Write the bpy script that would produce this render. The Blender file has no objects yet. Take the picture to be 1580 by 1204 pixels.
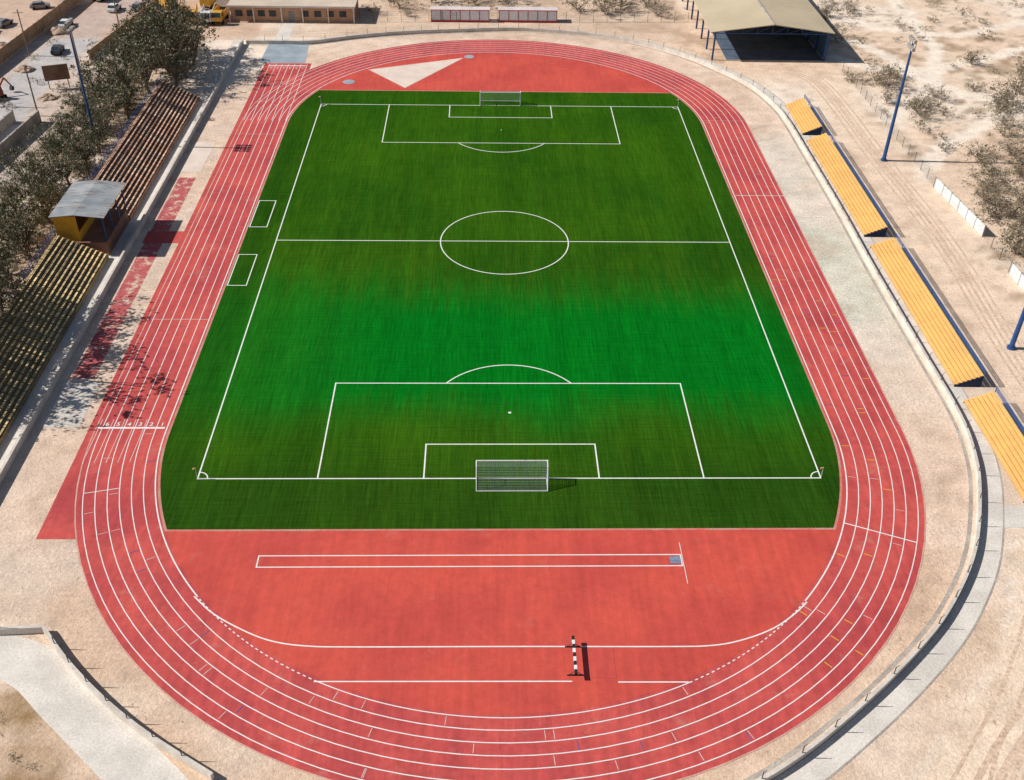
import bpy, bmesh, math, random
import numpy as np
from mathutils import Vector, Matrix, noise
R=math.radians
random.seed(7)
SC=bpy.context.scene
COL=SC.collection
# ------------------------------------------------------------------ materials
def newmat(name):
    m=bpy.data.materials.new(name);m.use_nodes=True
    nt=m.node_tree;b=nt.nodes['Principled BSDF'];b.inputs['Roughness'].default_value=0.85
    b.inputs['Specular IOR Level'].default_value=0.25
    return m,nt,b
class N:
    def __init__(s,nt):
        s.nt=nt;s.g=s.nd('ShaderNodeNewGeometry')
    def nd(s,t,**k):
        n=s.nt.nodes.new(t)
        for a,v in k.items(): setattr(n,a,v)
        return n
    def ln(s,a,b): s.nt.links.new(a,b)
    def pos(s,sc=(1,1,1)):
        m=s.nd('ShaderNodeMapping');m.inputs['Scale'].default_value=sc;s.ln(s.g.outputs['Position'],m.inputs[0]);return m.outputs[0]
    def noise(s,scale,detail=4,sc=(1,1,1),rough=.6):
        n=s.nd('ShaderNodeTexNoise');n.inputs['Scale'].default_value=scale;n.inputs['Detail'].default_value=detail
        n.inputs['Roughness'].default_value=rough;s.ln(s.pos(sc),n.inputs['Vector']);return n.outputs[0]
    def rng(s,v,a,b,c=0.,d=1.):
        n=s.nd('ShaderNodeMapRange');n.interpolation_type='SMOOTHSTEP'
        for i,x in enumerate((a,b,c,d)): n.inputs[i+1].default_value=x
        s.ln(v,n.inputs[0]);return n.outputs[0]
    def lin(s,v,a,b,c=0.,d=1.):
        n=s.nd('ShaderNodeMapRange')
        for i,x in enumerate((a,b,c,d)): n.inputs[i+1].default_value=x
        s.ln(v,n.inputs[0]);return n.outputs[0]
    def mix(s,f,a,b,mode='MIX'):
        n=s.nd('ShaderNodeMix',data_type='RGBA',blend_type=mode)
        for i,x in ((0,f),(6,a),(7,b)):
            if isinstance(x,(int,float)): n.inputs[i].default_value=x
            elif isinstance(x,tuple): n.inputs[i].default_value=(*x,1)
            else: s.ln(x,n.inputs[i])
        return n.outputs[2]
    def mth(s,op,a,b):
        n=s.nd('ShaderNodeMath',operation=op)
        for i,x in enumerate((a,b)):
            if isinstance(x,(int,float)): n.inputs[i].default_value=x
            else: s.ln(x,n.inputs[i])
        return n.outputs[0]
    def mul(s,a,b): return s.mth('MULTIPLY',a,b)
    def sep(s):
        n=s.nd('ShaderNodeSeparateXYZ');s.ln(s.g.outputs['Position'],n.inputs[0]);return n.outputs
    def bump(s,b,v,st=.3,d=.05):
        n=s.nd('ShaderNodeBump');n.inputs['Strength'].default_value=st;n.inputs['Distance'].default_value=d
        s.ln(v,n.inputs['Height']);s.ln(n.outputs[0],b.inputs['Normal'])
MATS={}
def vmat(name,c1,c2,s1=.4,s2=6,rough=.85,metal=0,fine=.25,island=0,bump=0,joint=0,sand=0):
    """two-tone weathered material: broad stains, fine grain, optional plank joints / drifted sand"""
    if name in MATS: return MATS[name]
    m,nt,b=newmat(name);n=N(nt)
    c=n.mix(n.rng(n.noise(s1,5),.35,.65),c1,c2)
    g=n.lin(n.noise(s2,3),.3,.7,1-fine,1+fine)
    c=n.mix(1.0,c,g,'MULTIPLY')
    if joint:
        y=n.sep()[1];cell=n.nd('ShaderNodeTexWhiteNoise',noise_dimensions='2D')
        fl=n.mth('FLOOR',n.mth('DIVIDE',y,joint),0.);xx=n.mth('FLOOR',n.mth('MULTIPLY',n.sep()[0],1.75),0.)
        cb=n.nd('ShaderNodeCombineXYZ');n.ln(fl,cb.inputs[0]);n.ln(xx,cb.inputs[1]);n.ln(cb.outputs[0],cell.inputs['Vector'])
        c=n.mix(1.,c,n.lin(cell.outputs['Value'],0,1,.6,1.25),'MULTIPLY')
        fr=n.mth('FRACT',n.mth('DIVIDE',y,joint),0.);c=n.mix(n.rng(fr,.86,.9),c,(.07,.04,.03))
    if sand:
        k=n.rng(n.noise(.7,6,rough=.75),.62-.25*sand,.72-.2*sand);c=n.mix(k,c,(.66,.50,.38))
    n.ln(c,b.inputs['Base Color']);b.inputs['Roughness'].default_value=rough;b.inputs['Metallic'].default_value=metal
    if bump: n.bump(b,n.noise(s2,3),bump,.05)
    MATS[name]=m;return m
# ------------------------------------------------------------------ mesh helpers
def obj(name,verts,faces,mat=None,parent=None,smooth=False):
    me=bpy.data.meshes.new(name);me.from_pydata([tuple(v) for v in verts],[],faces);me.update()
    if mat: 
        for k in (mat if isinstance(mat,list) else [mat]): me.materials.append(k)
    if smooth: me.polygons.foreach_set('use_smooth',[True]*len(me.polygons))
    o=bpy.data.objects.new(name,me);COL.objects.link(o)
    if parent: o.parent=parent
    return o
class MB:
    def __init__(s): s.v=[];s.f=[]
    def add(s,v,f):
        k=len(s.v);s.v+=[tuple(x) for x in v];s.f+=[tuple(i+k for i in q) for q in f]
    def box(s,x0,x1,y0,y1,z0,z1):
        s.add([(x0,y0,z0),(x1,y0,z0),(x1,y1,z0),(x0,y1,z0),(x0,y0,z1),(x1,y0,z1),(x1,y1,z1),(x0,y1,z1)],
              [(0,3,2,1),(4,5,6,7),(0,1,5,4),(1,2,6,5),(2,3,7,6),(3,0,4,7)])
    def prism(s,prof,y0,y1):
        n=len(prof);v=[(x,y0,z) for x,z in prof]+[(x,y1,z) for x,z in prof]
        f=[(i,(i+1)%n,(i+1)%n+n,i+n) for i in range(n)]
        s.add(v,f+[tuple(range(n-1,-1,-1)),tuple(range(n,2*n))])
    def tube(s,a,b,r0,r1=None,n=6):
        r1=r0 if r1 is None else r1
        a=Vector(a);b=Vector(b);d=(b-a)
        if d.length<1e-6:return
        d.normalize();u=d.orthogonal().normalized();w=d.cross(u)
        v=[]
        for p,r in ((a,r0),(b,r1)):
            for i in range(n):
                t=2*math.pi*i/n;v.append(p+u*(math.cos(t)*r)+w*(math.sin(t)*r))
        s.add(v,[(i,(i+1)%n,(i+1)%n+n,i+n) for i in range(n)]+[tuple(range(n-1,-1,-1)),tuple(range(n,2*n))])
    def strip(s,pts,w,z,closed=False):
        n=len(pts);P=[Vector((p[0],p[1],0)) for p in pts];L=[];
        for i in range(n):
            if closed: d=(P[(i+1)%n]-P[i-1])
            else: d=(P[min(i+1,n-1)]-P[max(i-1,0)])
            d.normalize();q=Vector((-d.y,d.x,0))*w/2
            L.append(P[i]+q);L.append(P[i]-q)
        v=[(p.x,p.y,z) for p in L]
        f=[(2*i+1,2*i+3,2*i+2,2*i) for i in range(n-1)]
        if closed: f.append((2*n-1,1,0,2*n-2))
        s.add(v,f)
    def obj(s,name,mat,parent=None,smooth=False): return obj(name,s.v,s.f,mat,parent,smooth)
def struct(o): o['kind']='structure';return o
def sheet(name,pts,z,mat):
    bm=bmesh.new();vs=[bm.verts.new((x,y,z)) for x,y in pts];f=bm.faces.new(vs)
    bm.normal_update()
    if f.normal.z<0: f.normal_flip()
    bmesh.ops.triangulate(bm,faces=[f]);me=bpy.data.meshes.new(name);bm.to_mesh(me);bm.free();me.materials.append(mat)
    o=bpy.data.objects.new(name,me);COL.objects.link(o);return struct(o)
def root(name,label,cat,loc=(0,0,0),rz=0,group=None):
    o=bpy.data.objects.new(name,None);COL.objects.link(o);o.location=loc;o.rotation_euler=(0,0,rz);o.empty_display_size=.3
    o['label']=label;o['category']=cat
    if group:o['group']=group
    return o
def dup(r,loc,rz=0,sc=1,label=None):
    q=r.copy();COL.objects.link(q);q.location=loc;q.rotation_euler=(0,0,rz);q.scale=(sc,)*3 if isinstance(sc,(int,float)) else sc
    if label:q['label']=label
    for c in r.children:
        k=c.copy();COL.objects.link(k);k.parent=q
        for e in c.children:
            e2=e.copy();COL.objects.link(e2);e2.parent=k
    return q
def partcopy(base,parent,loc):
    q=base.copy();COL.objects.link(q);q.parent=parent;q.location=loc;return q
def tag(o,label,cat,group=None):
    o['label']=label;o['category']=cat
    if group:o['group']=group
    return o
def catmull(P,k=8,closed=False):
    out=[];n=len(P)
    for i in range(n-1 if not closed else n):
        p0=P[i-1] if (i>0 or closed) else P[0];p1=P[i];p2=P[(i+1)%n];p3=P[(i+2)%n] if (closed or i+2<n) else P[-1]
        for j in range(k):
            t=j/k
            out.append(tuple(.5*((2*p1[a])+(-p0[a]+p2[a])*t+(2*p0[a]-5*p1[a]+4*p2[a]-p3[a])*t*t+(-p0[a]+3*p1[a]-3*p2[a]+p3[a])*t**3) for a in (0,1)))
    if not closed: out.append(P[-1])
    return out
def offset(P,d):
    """shift a path to its own left by d metres"""
    out=[];n=len(P)
    for i in range(n):
        t=Vector(P[min(i+1,n-1)])-Vector(P[max(i-1,0)]);t.normalize();out.append((P[i][0]-t.y*d,P[i][1]+t.x*d))
    return out
# ------------------------------------------------------------------ layout constants (metres, pitch centre = origin)
XC=-0.8; YB=-42.6; YT=41.8; HL=50.4
def stadium(r,n=48):
    p=[]
    for i in range(n+1):
        t=math.pi*i/n;p.append((XC+r*math.cos(t),YT+r*math.sin(t)))
    for i in range(n+1):
        t=math.pi+math.pi*i/n;p.append((XC+r*math.cos(t),YB+r*math.sin(t)))
    return p
# ------------------------------------------------------------------ ground
def sm(a,b,x):
    t=max(0,min(1,(x-a)/(b-a)));return t*t*(3-2*t)
def in_stadium(x,y,r):
    yy=y-YT if y>YT else (y-YB if y<YB else 0);return math.hypot(x-XC,yy)-r
def lerp(a,b,t): return tuple(a[i]+(b[i]-a[i])*t for i in range(3))
xs=[-4000,-1500,-700,-350,-220]+[-150+1.0*i for i in range(300)]+[220,350,700,1500,4000]
ys=[-4000,-1500,-600,-250]+[-100+1.0*i for i in range(240)]+[180,220,350,700,1500,4000]
def pathd(x,y,P):
    d=1e9
    for (a,b),(c,e) in zip(P[:-1],P[1:]):
        vx,vy=c-a,e-b;t=max(0,min(1,((x-a)*vx+(y-b)*vy)/(vx*vx+vy*vy)));d=min(d,math.hypot(x-a-vx*t,y-b-vy*t))
    return d
trails=[[(66,80),(74,72),(86,70),(104,80),(130,95)],[(66,20),(76,34),(90,47),(112,60),(130,64)],[(70,110),(84,96),(100,92),(125,105)],[(72,-10),(86,4),(104,20)],[(70,45),(84,62),(92,84),(94,120)],[(78,72),(88,58),(110,46)],[(66,96),(78,84),(84,66)]]
def gcol(x,y):
    base=(0.78,0.59,0.44)
    n1=noise.noise(Vector((x*.03,y*.03,1)));n2=noise.noise(Vector((x*.12,y*.12,5)));n3=noise.noise(Vector((x*.45,y*.45,9)));n4=noise.noise(Vector((x*.9,y*.9,2)))
    c=lerp(base,(0.87,0.73,0.60),sm(-.2,.5,n1+.4*n2))
    c=lerp(c,(0.46,0.31,0.20),.7*sm(.14,.46,-n1*.5+n2*.7+.5*n3))
    if x>66 and -20<y<125:
        c=lerp(c,(.36,.27,.18),.65*sm(.08,.4,n2*.45+.55*n3+.4*n4))
        for P in trails: c=lerp(c,(.90,.78,.65),.9*sm(2.3,1.0,pathd(x,y,P)+n3))
    d=in_stadium(x,y,45)
    if d<7.5:
        a=(0.76,0.57,0.44)
        if x>40 and -70<y<48: 
            a=lerp(a,(0.70,0.63,0.53),sm(-48,-5,y)*sm(46,30,y)*.9)
            a=lerp(a,(0.60,0.64,0.51),.6*sm(-34,-14,y)*sm(12,-2,y))
        if y<-60: a=lerp(a,(0.66,0.46,0.31),.6)
        if x<-40: a=lerp(a,(0.54,0.39,0.30),.6*sm(-.2,.3,n2+.3*n3))
        c=lerp(a,c,.25*sm(0,7.5,d)); c=lerp(c,(.86,.72,.60),.4*sm(-.1,.4,n2)); c=lerp(c,(.52,.36,.25),.45*sm(.05,.45,-n2*.7+.5*n3+.3*n4))
    if x<-28 and y<-72:
        k=sm(-76,-79,y+n2*3)*sm(-35,-41,x+(y+80)*.9+n2*4);c=lerp(c,(0.36,0.23,0.12),k*(.7+.9*max(-.5,n3)))
    if 58<x<69 and y>-70: c=lerp(c,(0.84,0.65,0.49),.75*sm(58,60,x)*sm(69,66,x)); c=lerp(c,(.60,.43,.30),.5*sm(.1,.4,n3+.3*n2))
    if x>24 and y<-55 and d>8:
        c=lerp((0.86,0.67,0.51),c,.2)
        c=lerp(c,(.64,.46,.33),.45*sm(0,.4,n2*.6+.6*n3))
    if x<-72:
        c=lerp(c,(0.52,0.44,0.39),.65)
        c=lerp(c,(.26,.23,.21),.5*sm(.05,.4,n2*.6+.6*n3))
        c=lerp(c,(.50,.48,.48),.85*sm(5,3.8,pathd(x,y,[(-86,20),(-88.5,60),(-86,100),(-80,140)])+n3*.6))
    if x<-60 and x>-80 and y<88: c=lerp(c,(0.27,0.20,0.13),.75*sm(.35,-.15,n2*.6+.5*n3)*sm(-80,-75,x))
    if y>84 and -70<x<42: c=lerp(c,(0.54,0.38,0.27),.65*sm(84,90,y)*(.7+n2)); 
    if y>84 and x<-50: c=lerp(c,(.58,.36,.24),.5)
    return c
def make_ground():
    nx,ny=len(xs),len(ys)
    v=[(x,y,0) for y in ys for x in xs];f=[(j*nx+i,j*nx+i+1,(j+1)*nx+i+1,(j+1)*nx+i) for j in range(ny-1) for i in range(nx-1)]
    m,nt,b=newmat('desert_ground');n=N(nt)
    at=n.nd('ShaderNodeAttribute');at.attribute_name='tone'
    c=at.outputs['Color']
    c=n.mix(1.,c,n.lin(n.noise(.35,6,rough=.7),.3,.7,.82,1.18),'MULTIPLY')
    c=n.mix(1.,c,n.lin(n.noise(3.,5,rough=.8),.3,.7,.74,1.24),'MULTIPLY')
    spk=n.mul(n.rng(n.noise(1.6,5,rough=.8),.57,.66),n.rng(n.noise(.09,3),.40,.6))
    c=n.mix(n.mul(spk,.7),c,(0.22,0.14,0.08))
    n.ln(c,b.inputs['Base Color']);b.inputs['Roughness'].default_value=.95;n.bump(b,n.noise(2.5,5,rough=.75),.7,.16)
    o=obj('ground',v,f,m);a=o.data.color_attributes.new('tone','FLOAT_COLOR','POINT')
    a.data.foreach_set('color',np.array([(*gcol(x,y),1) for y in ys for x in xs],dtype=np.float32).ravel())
    return struct(o)
make_ground()
# tyre tracks
tk=MB();rg=random.Random(12)
def tyre_path(P,z):
    Q=catmull(P,10)
    for s in (-.8,.8): tk.strip(offset(Q,s),.3,z)
zz=.005
for i in range(5):
    o=i*1.7+rg.uniform(-.5,.5);q=i*.9
    tyre_path([(29+o,-92),(36+o,-84),(42+o*1.1,-77-q*.3),(48+o,-68-q*.4),(52+o,-60-q*.3),(58+o*.6,-50-q)],zz);zz+=.0004
tyre_path([(34,-92),(40,-82),(47,-78),(56,-77)],zz);tyre_path([(46,-92),(45,-82),(49,-72),(58,-66)],zz+.0004)
for i in range(3): tyre_path([(62+i,-60),(61.5+i*.8,-30),(63+i*.9,0),(62+i,30),(61+i,62),(56+i,70),(52+i*2,72)],zz+.001+i*.0004)
for i in range(2): tyre_path([(-60+i,90),(-40,88+i*1.5),(-10,95+i),(20,93+i),(36,86)],zz+.0022+i*.0004)
struct(tk.obj('tyre_tracks_on_dirt',vmat('compacted_dirt',(.72,.54,.40),(.60,.43,.31),.5,3,fine=.3)))
# ------------------------------------------------------------------ track
def track_mat(name,base,alt,streak=.12,pale=.35):
    m,nt,b=newmat(name);n=N(nt)
    c=n.mix(n.rng(n.noise(.12,5),.35,.65),base,alt)
    c=n.mix(1.,c,n.lin(n.noise(1.2,5,rough=.7),.3,.7,1-streak,1+streak),'MULTIPLY')
    c=n.mix(1.,c,n.lin(n.noise(.5,4,sc=(3,.25,1)),.3,.7,1-streak,1+streak),'MULTIPLY')
    c=n.mix(1.,c,n.lin(n.noise(18,2),.3,.7,.88,1.12),'MULTIPLY')
    st=n.rng(n.noise(.28,5,rough=.75),.56,.74);c=n.mix(n.mul(st,pale),c,(.56,.24,.19))
    dk=n.rng(n.noise(.9,6,rough=.8),.62,.72);c=n.mix(n.mul(dk,.3),c,(.25,.03,.04))
    n.ln(c,b.inputs['Base Color']);b.inputs['Roughness'].default_value=.8
    return m
red=track_mat('red_rubber_track',(.58,.092,.078),(.46,.064,.066),.15,.5)
redD=track_mat('red_rubber_infield',(.62,.088,.060),(.53,.070,.055),.10,.22)
dusty=vmat('dusty_red_rubber',(.50,.11,.11),(.42,.09,.10),.5,5,fine=.25,sand=.5)
TR=44.5
sheet('running_track_surface',stadium(TR),.012,red)
sheet('sprint_chute_surface',[(-46.1,-59),(-42.2,-59),(-37.0,-50),(-37.0,71.2),(-46.1,71.2)],.008,red)
kb=MB();kb.strip(stadium(TR+.06),.14,.016,True);struct(kb.obj('track_edge_kerb',vmat('edge_concrete',(.66,.40,.33),(.55,.3,.25))))
def clipst(r,y0,y1):
    p=[];a1=math.asin((y1-YT)/r);a0=math.asin((YB-y0)/r);n=20
    for i in range(n+1): t=a1*(1-i/n);p.append((XC+r*math.cos(t),YT+r*math.sin(t)))
    for i in range(n+1): t=-a0*i/n;p.append((XC+r*math.cos(t)-.4*i/n,YB+r*math.sin(t)))
    for i in range(n+1): t=math.pi+a0*(1-i/n);p.append((XC+r*math.cos(t),YB+r*math.sin(t)))
    for i in range(n+1): t=math.pi-a1*i/n;p.append((XC+r*math.cos(t),YT+r*math.sin(t)))
    return p
sheet('infield_surface',stadium(36.5),.018,redD)
sheet('turf_border',clipst(36.6,-58.0,57.4),.024,vmat('turf_border_rubber',(.60,.16,.13),(.5,.3,.24)))
def grass_mat():
    m,nt,b=newmat('artificial_turf');n=N(nt);X,Y,Z=n.sep()
    olive=(.036,.112,.005);dark=(.019,.080,.005);vivid=(.002,.150,.010);yel=(.058,.128,.007)
    c=n.mix(n.rng(n.noise(.05,4),.3,.7),olive,dark)
    stk=n.noise(.5,5,sc=(1.8,.10,1),rough=.7)
    c=n.mix(n.mul(n.rng(stk,.45,.75),.5),c,yel)
    yy=n.mth('ADD',n.mth('MULTIPLY',n.noise(.045,2),12.),Y)
    yy=n.mth('ADD',n.mth('MULTIPLY',stk,10.),yy)       # + about 11
    band=n.mul(n.rng(yy,-34,-24),n.rng(yy,6,-10.))
    band=n.mul(band,n.rng(X,-40,-12,.55,1.))
    c=n.mix(band,c,vivid)
    ax=n.nd('ShaderNodeMath',operation='ABSOLUTE');n.ln(X,ax.inputs[0])
    c=n.mix(n.rng(ax.outputs[0],30,37,0,.4),c,(.010,.055,.006))
    c=n.mix(n.rng(Y,-43,-54,0,.55),c,(.020,.055,.006))
    c=n.mix(1.,c,n.lin(n.noise(.8,1,sc=(.45,.01,1)),.35,.65,.91,1.09),'MULTIPLY')
    c=n.mix(1.,c,n.lin(n.noise(2.0,4,sc=(2.2,.10,1),rough=.75),.3,.7,.68,1.32),'MULTIPLY')
    c=n.mix(1.,c,n.lin(n.noise(1.6,4,sc=(.10,2.0,1),rough=.75),.3,.7,.84,1.16),'MULTIPLY')
    c=n.mix(1.,c,n.lin(n.noise(7,3,rough=.8),.3,.7,.8,1.2),'MULTIPLY')
    n.ln(c,b.inputs['Base Color']);b.inputs['Roughness'].default_value=.95;b.inputs['Specular IOR Level'].default_value=.0
    n.bump(b,n.noise(14,2),.3,.03)
    return m
turf=grass_mat()
sheet('football_turf',clipst(36.35,-57.75,57.15),.030,turf)
white=vmat('white_line_paint',(.84,.84,.82),(.76,.75,.72),2,12,fine=.08)
faint=vmat('worn_line_paint',(.74,.62,.58),(.66,.45,.42),1.2,10,fine=.15)
# ------------------------------------------------------------------ pitch markings
W=.15;zl=.036
pm=MB()
def rect(mb,x0,y0,x1,y1,w,z,sides='lrtb'):
    h=w/2
    if 'b' in sides: mb.strip([(x0-h,y0),(x1+h,y0)],w,z)
    if 't' in sides: mb.strip([(x0-h,y1),(x1+h,y1)],w,z)
    if 'l' in sides: mb.strip([(x0,y0+h),(x0,y1-h)],w,z)
    if 'r' in sides: mb.strip([(x1,y0+h),(x1,y1-h)],w,z)
rect(pm,-32.5,-HL,32.5,HL,W,zl)
pm.strip([(-32.42,0),(32.42,0)],W,zl+.001)
pm.strip([(9.15*math.cos(t*math.pi/48),9.15*math.sin(t*math.pi/48)) for t in range(96)],W,zl+.002,True)
for s in (-1,1):
    for hw,dd in ((20.16,16.5),(9.16,5.5)):
        y=s*(HL-dd)
        pm.strip([(-hw-W/2,y),(hw+W/2,y)],W,zl+.001)
        for q in (-1,1): pm.strip([(q*hw,y+s*W/2),(q*hw,s*(HL-W/2))],W,zl+.001)
    sy=s*(HL-11);a=math.acos(5.5/9.15)
    pm.strip([(9.15*math.sin(-a+2*a*i/30),sy-s*9.15*math.cos(-a+2*a*i/30)) for i in range(31)],W,zl+.002)
    q=.16 if s<0 else .1
    pm.strip([(-q,sy),(q,sy)],q*1.8,zl)
    for q in (-1,1):
        pm.strip([(q*(32.5-1.0*math.sin(i*math.pi/20)),s*(HL-1.0*math.cos(i*math.pi/20))) for i in range(11)],.12,zl+.002)
rect(pm,-37.0,3.9,-34.5,12.2,.13,zl,'lrtb');rect(pm,-37.0,-12.3,-34.5,-4.1,.13,zl,'lrtb')
struct(pm.obj('pitch_line_markings',white))
# ------------------------------------------------------------------ track markings
tm=MB();LW=.09;zt=.022;r0=36.85;LD=1.17
def arc(r,a0,a1,cy,n=60): return [(XC+r*math.cos(a0+(a1-a0)*i/n),cy+r*math.sin(a0+(a1-a0)*i/n)) for i in range(n+1)]
for k in range(1,7): tm.strip(stadium(r0+LD*k,64),LW,zt,True)
aL=math.atan2(-66.3-YB,-29.3-XC);aR=math.atan2(-67.3-YB,26.8-XC)
a1=math.atan2(-75.7-YB,-17.2-XC);a2=math.atan2(-76.0-YB,14.5-XC)
tm.strip(arc(r0,aR,0,YB,20)[:-1]+arc(r0,0,math.pi,YT,60)+arc(r0,-math.pi,aL,YB,24),.13,zt+.002)
tm.strip(arc(r0,a1,a2,YB,30),LW,zt+.002)
for (s,e) in ((aL,a1),(a2,aR)):
    nd=26
    for i in range(nd):
        t0=s+(e-s)*i/nd;t1=s+(e-s)*(i+.5)/nd;tm.strip(arc(r0,t0,t1,YB,2),.1,zt+.002)
inn=catmull([(-29.3,-66.3),(-27.2,-68.3),(-24.4,-70.1),(-21.6,-71.4),(-18.5,-72.0),(-14,-72.15),(0,-72.2),(13,-72.3),(17.2,-72.2),(20,-71.6),(22.9,-70.4),(25.2,-68.8),(26.8,-67.3)],8)
tm.strip(inn,.13,zt+.006)
tm.strip([(-17.2,-75.75),(4.6,-75.9)],.12,zt+.004);tm.strip([(8.5,-76.0),(14.5,-76.05)],.12,zt+.004)
rect(tm,-24.3,-62.75,16.0,-61.3,.12,zt+.003);tm.strip([(16.15,-59.7),(16.15,-65.0)],.06,zt+.005)
xl=[-37.75-1.22*k for k in range(7)]
for x in xl: tm.strip([(x,YT+1),(x,70.6)],LW,zt-.003)
def cross(y,x0,x1,w=.1,mb=tm): mb.strip([(x0,y),(x1,y)],w,zt+.006)
cross(-42.1,-45.2,-37.9,.28);cross(69.9,-45.2,-37.9,.3);cross(69.2,-45.2,-37.9,.1)
cross(14.9,36.2,44.1,.1)
def radial(ang,cy,ra,rb,w=.08,mb=tm,z=zt+.007):
    mb.strip([(XC+ra*math.cos(ang),cy+ra*math.sin(ang)),(XC+rb*math.cos(ang),cy+rb*math.sin(ang))],w,z)
radial(math.atan2(-58.3-YB,36-XC),YB,r0,r0+7.,.12)
radial(math.atan2(-52-YB,-41-XC),YB,r0+3.6,r0+7.,.08)
struct(tm.obj('lane_line_markings',white))
fm=MB()
for x in xl[2:]:
    dy=abs(x-XC)
    fm.strip([(x,YB-math.sqrt(max(0,(dy+.6)**2-dy**2))*.6-1),(x,YB+2)],LW*.8,zt-.004)
cross(-20.5,-45.3,-37.7,.09,fm);cross(36.9,-45.3,-37.7,.08,fm);cross(60.2,-45.2,-37.7,.08,fm);cross(44.2,35.9,43.5,.06,fm)
rnd=random.Random(3)
for k in range(6):
    for j in range(6): radial(-math.pi*rnd.random(),YB,r0+LD*k+.15,r0+LD*k+1.0,.06,fm)
    for j in range(3): radial(math.pi*rnd.random(),YT,r0+LD*k+.15,r0+LD*k+1.0,.06,fm)
struct(fm.obj('worn_lane_markings',faint))
for nm,col,cnt in (('relay_mark_yellow',(.75,.42,.04),20),('relay_mark_blue',(.16,.12,.28),20)):
    mm=MB()
    for j in range(cnt):
        k=rnd.randrange(6)
        if rnd.random()<.6:
            a=-rnd.random()*.9 if nm.endswith('yellow') else -math.pi*rnd.random();radial(a,YB,r0+LD*k+.2,r0+LD*k+1.,.09,mm,zt+.009)
        else:
            y=rnd.uniform(-40,-10) if nm.endswith('yellow') else rnd.uniform(-40,40);x=XC+r0+LD*k if rnd.random()<.8 else XC-r0-LD*(k+1)
            mm.strip([(x+.2,y),(x+1.,y)],.09,zt+.009)
    struct(mm.obj('relay_exchange_markings',vmat(nm,col,col,2,8,fine=.1)))
def text_obj(name,body,size,loc,rz,mat):
    c=bpy.data.curves.new('t','FONT');c.body=body;c.size=size;c.align_x='CENTER';c.align_y='CENTER';c.offset=.01
    t=bpy.data.objects.new('t',c);COL.objects.link(t);bpy.context.view_layer.update()
    me=bpy.data.meshes.new_from_object(t.evaluated_get(bpy.context.evaluated_depsgraph_get()));bpy.data.objects.remove(t)
    o=bpy.data.objects.new(name,me);me.materials.clear();me.materials.append(mat);COL.objects.link(o);o.location=loc;o.rotation_euler=(0,0,rz);return struct(o)
for k in range(6):
    text_obj('lane_number_marking',str(k+1),.85,(-38.3-1.2*k,-41.5,zt+.01),0,white)
    text_obj('lane_number_marking',str(k+1),.85,(-38.36-1.22*k,68.5,zt+.01),math.pi,white)
# ------------------------------------------------------------------ infield details
conc=vmat('pale_concrete',(.76,.70,.63),(.62,.57,.51),.25,5,fine=.16)
concD=vmat('weathered_concrete',(.46,.42,.37),(.34,.30,.27),.4,4,fine=.2)
sandm=vmat('pale_sand',(.78,.66,.57),(.70,.57,.48),.3,4,fine=.10)
bluegrey=vmat('blue_grey_slab',(.36,.42,.46),(.28,.33,.38),.3,5,fine=.12)
sheet('javelin_sector_surface',[(-25.4,68),(-17.9,58.8),(-7.2,75.1)],.024,sandm)
fr=MB();fr.strip([(-25.6,68.1),(-17.9,58.6),(-7.0,75.3)],.1,.026,True);struct(fr.obj('javelin_sector_line_marking',white))
def disc(name,x,y,r,z,mat,n=28): return sheet(name,[(x+r*math.cos(2*math.pi*i/n),y+r*math.sin(2*math.pi*i/n)) for i in range(n)],z,mat)
disc('throwing_circle_surface',-28.7,61.5,1.15,.026,bluegrey);disc('throwing_circle_surface',-6.0,75.9,1.0,.026,bluegrey)
pv=MB();pv.box(-.5,.5,-.45,.45,0,.03);pv=tag(pv.obj('pole_vault_box',vmat('blue_box_paint',(.16,.22,.34),(.22,.28,.38),2,6)),'blue-grey metal vault box set into the red runway end','vault box');pv.location=(15.4,-62.02,.03)
sheet('water_jump_cover',[(5.5,-75.6),(8.4,-75.6),(8.4,-72.5),(5.5,-72.5)],.034,track_mat('red_pit_cover',(.60,.085,.065),(.53,.07,.06),.1,.1))
sheet('long_jump_runway_surface',[(-50.9,20),(-48.3,20),(-48.3,-33),(-50.9,-33)],.010,dusty)
sheet('jump_apron_surface',[(-51.2,2.5),(-46.0,2.5),(-46.0,-1.0),(-51.2,-1.0)],.014,red)
sheet('sand_pit_surface',[(-51.4,33.5),(-48.0,33.5),(-48.0,22),(-51.4,22)],.014,sandm)
pitg=vmat('pit_surround',(.66,.61,.55),(.54,.49,.44),.5,4,fine=.2,sand=.2)
sheet('sand_pit_surface',[(-51.6,-33.6),(-47.4,-33.6),(-47.2,-42),(-51.6,-42)],.014,pitg)
sheet('start_slab_surface',[(-47.3,71.3),(-38.3,71.3),(-39.0,82.2),(-47.2,82.2)],.014,bluegrey)
sheet('entrance_path',[(-46.6,83),(-43.6,83),(-43.8,104),(-46.2,104)],.012,conc)
sheet('stand_walkway',[(-54.9,84),(-52.6,84),(-52.6,-75),(-54.9,-75)],.012,conc)
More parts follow.
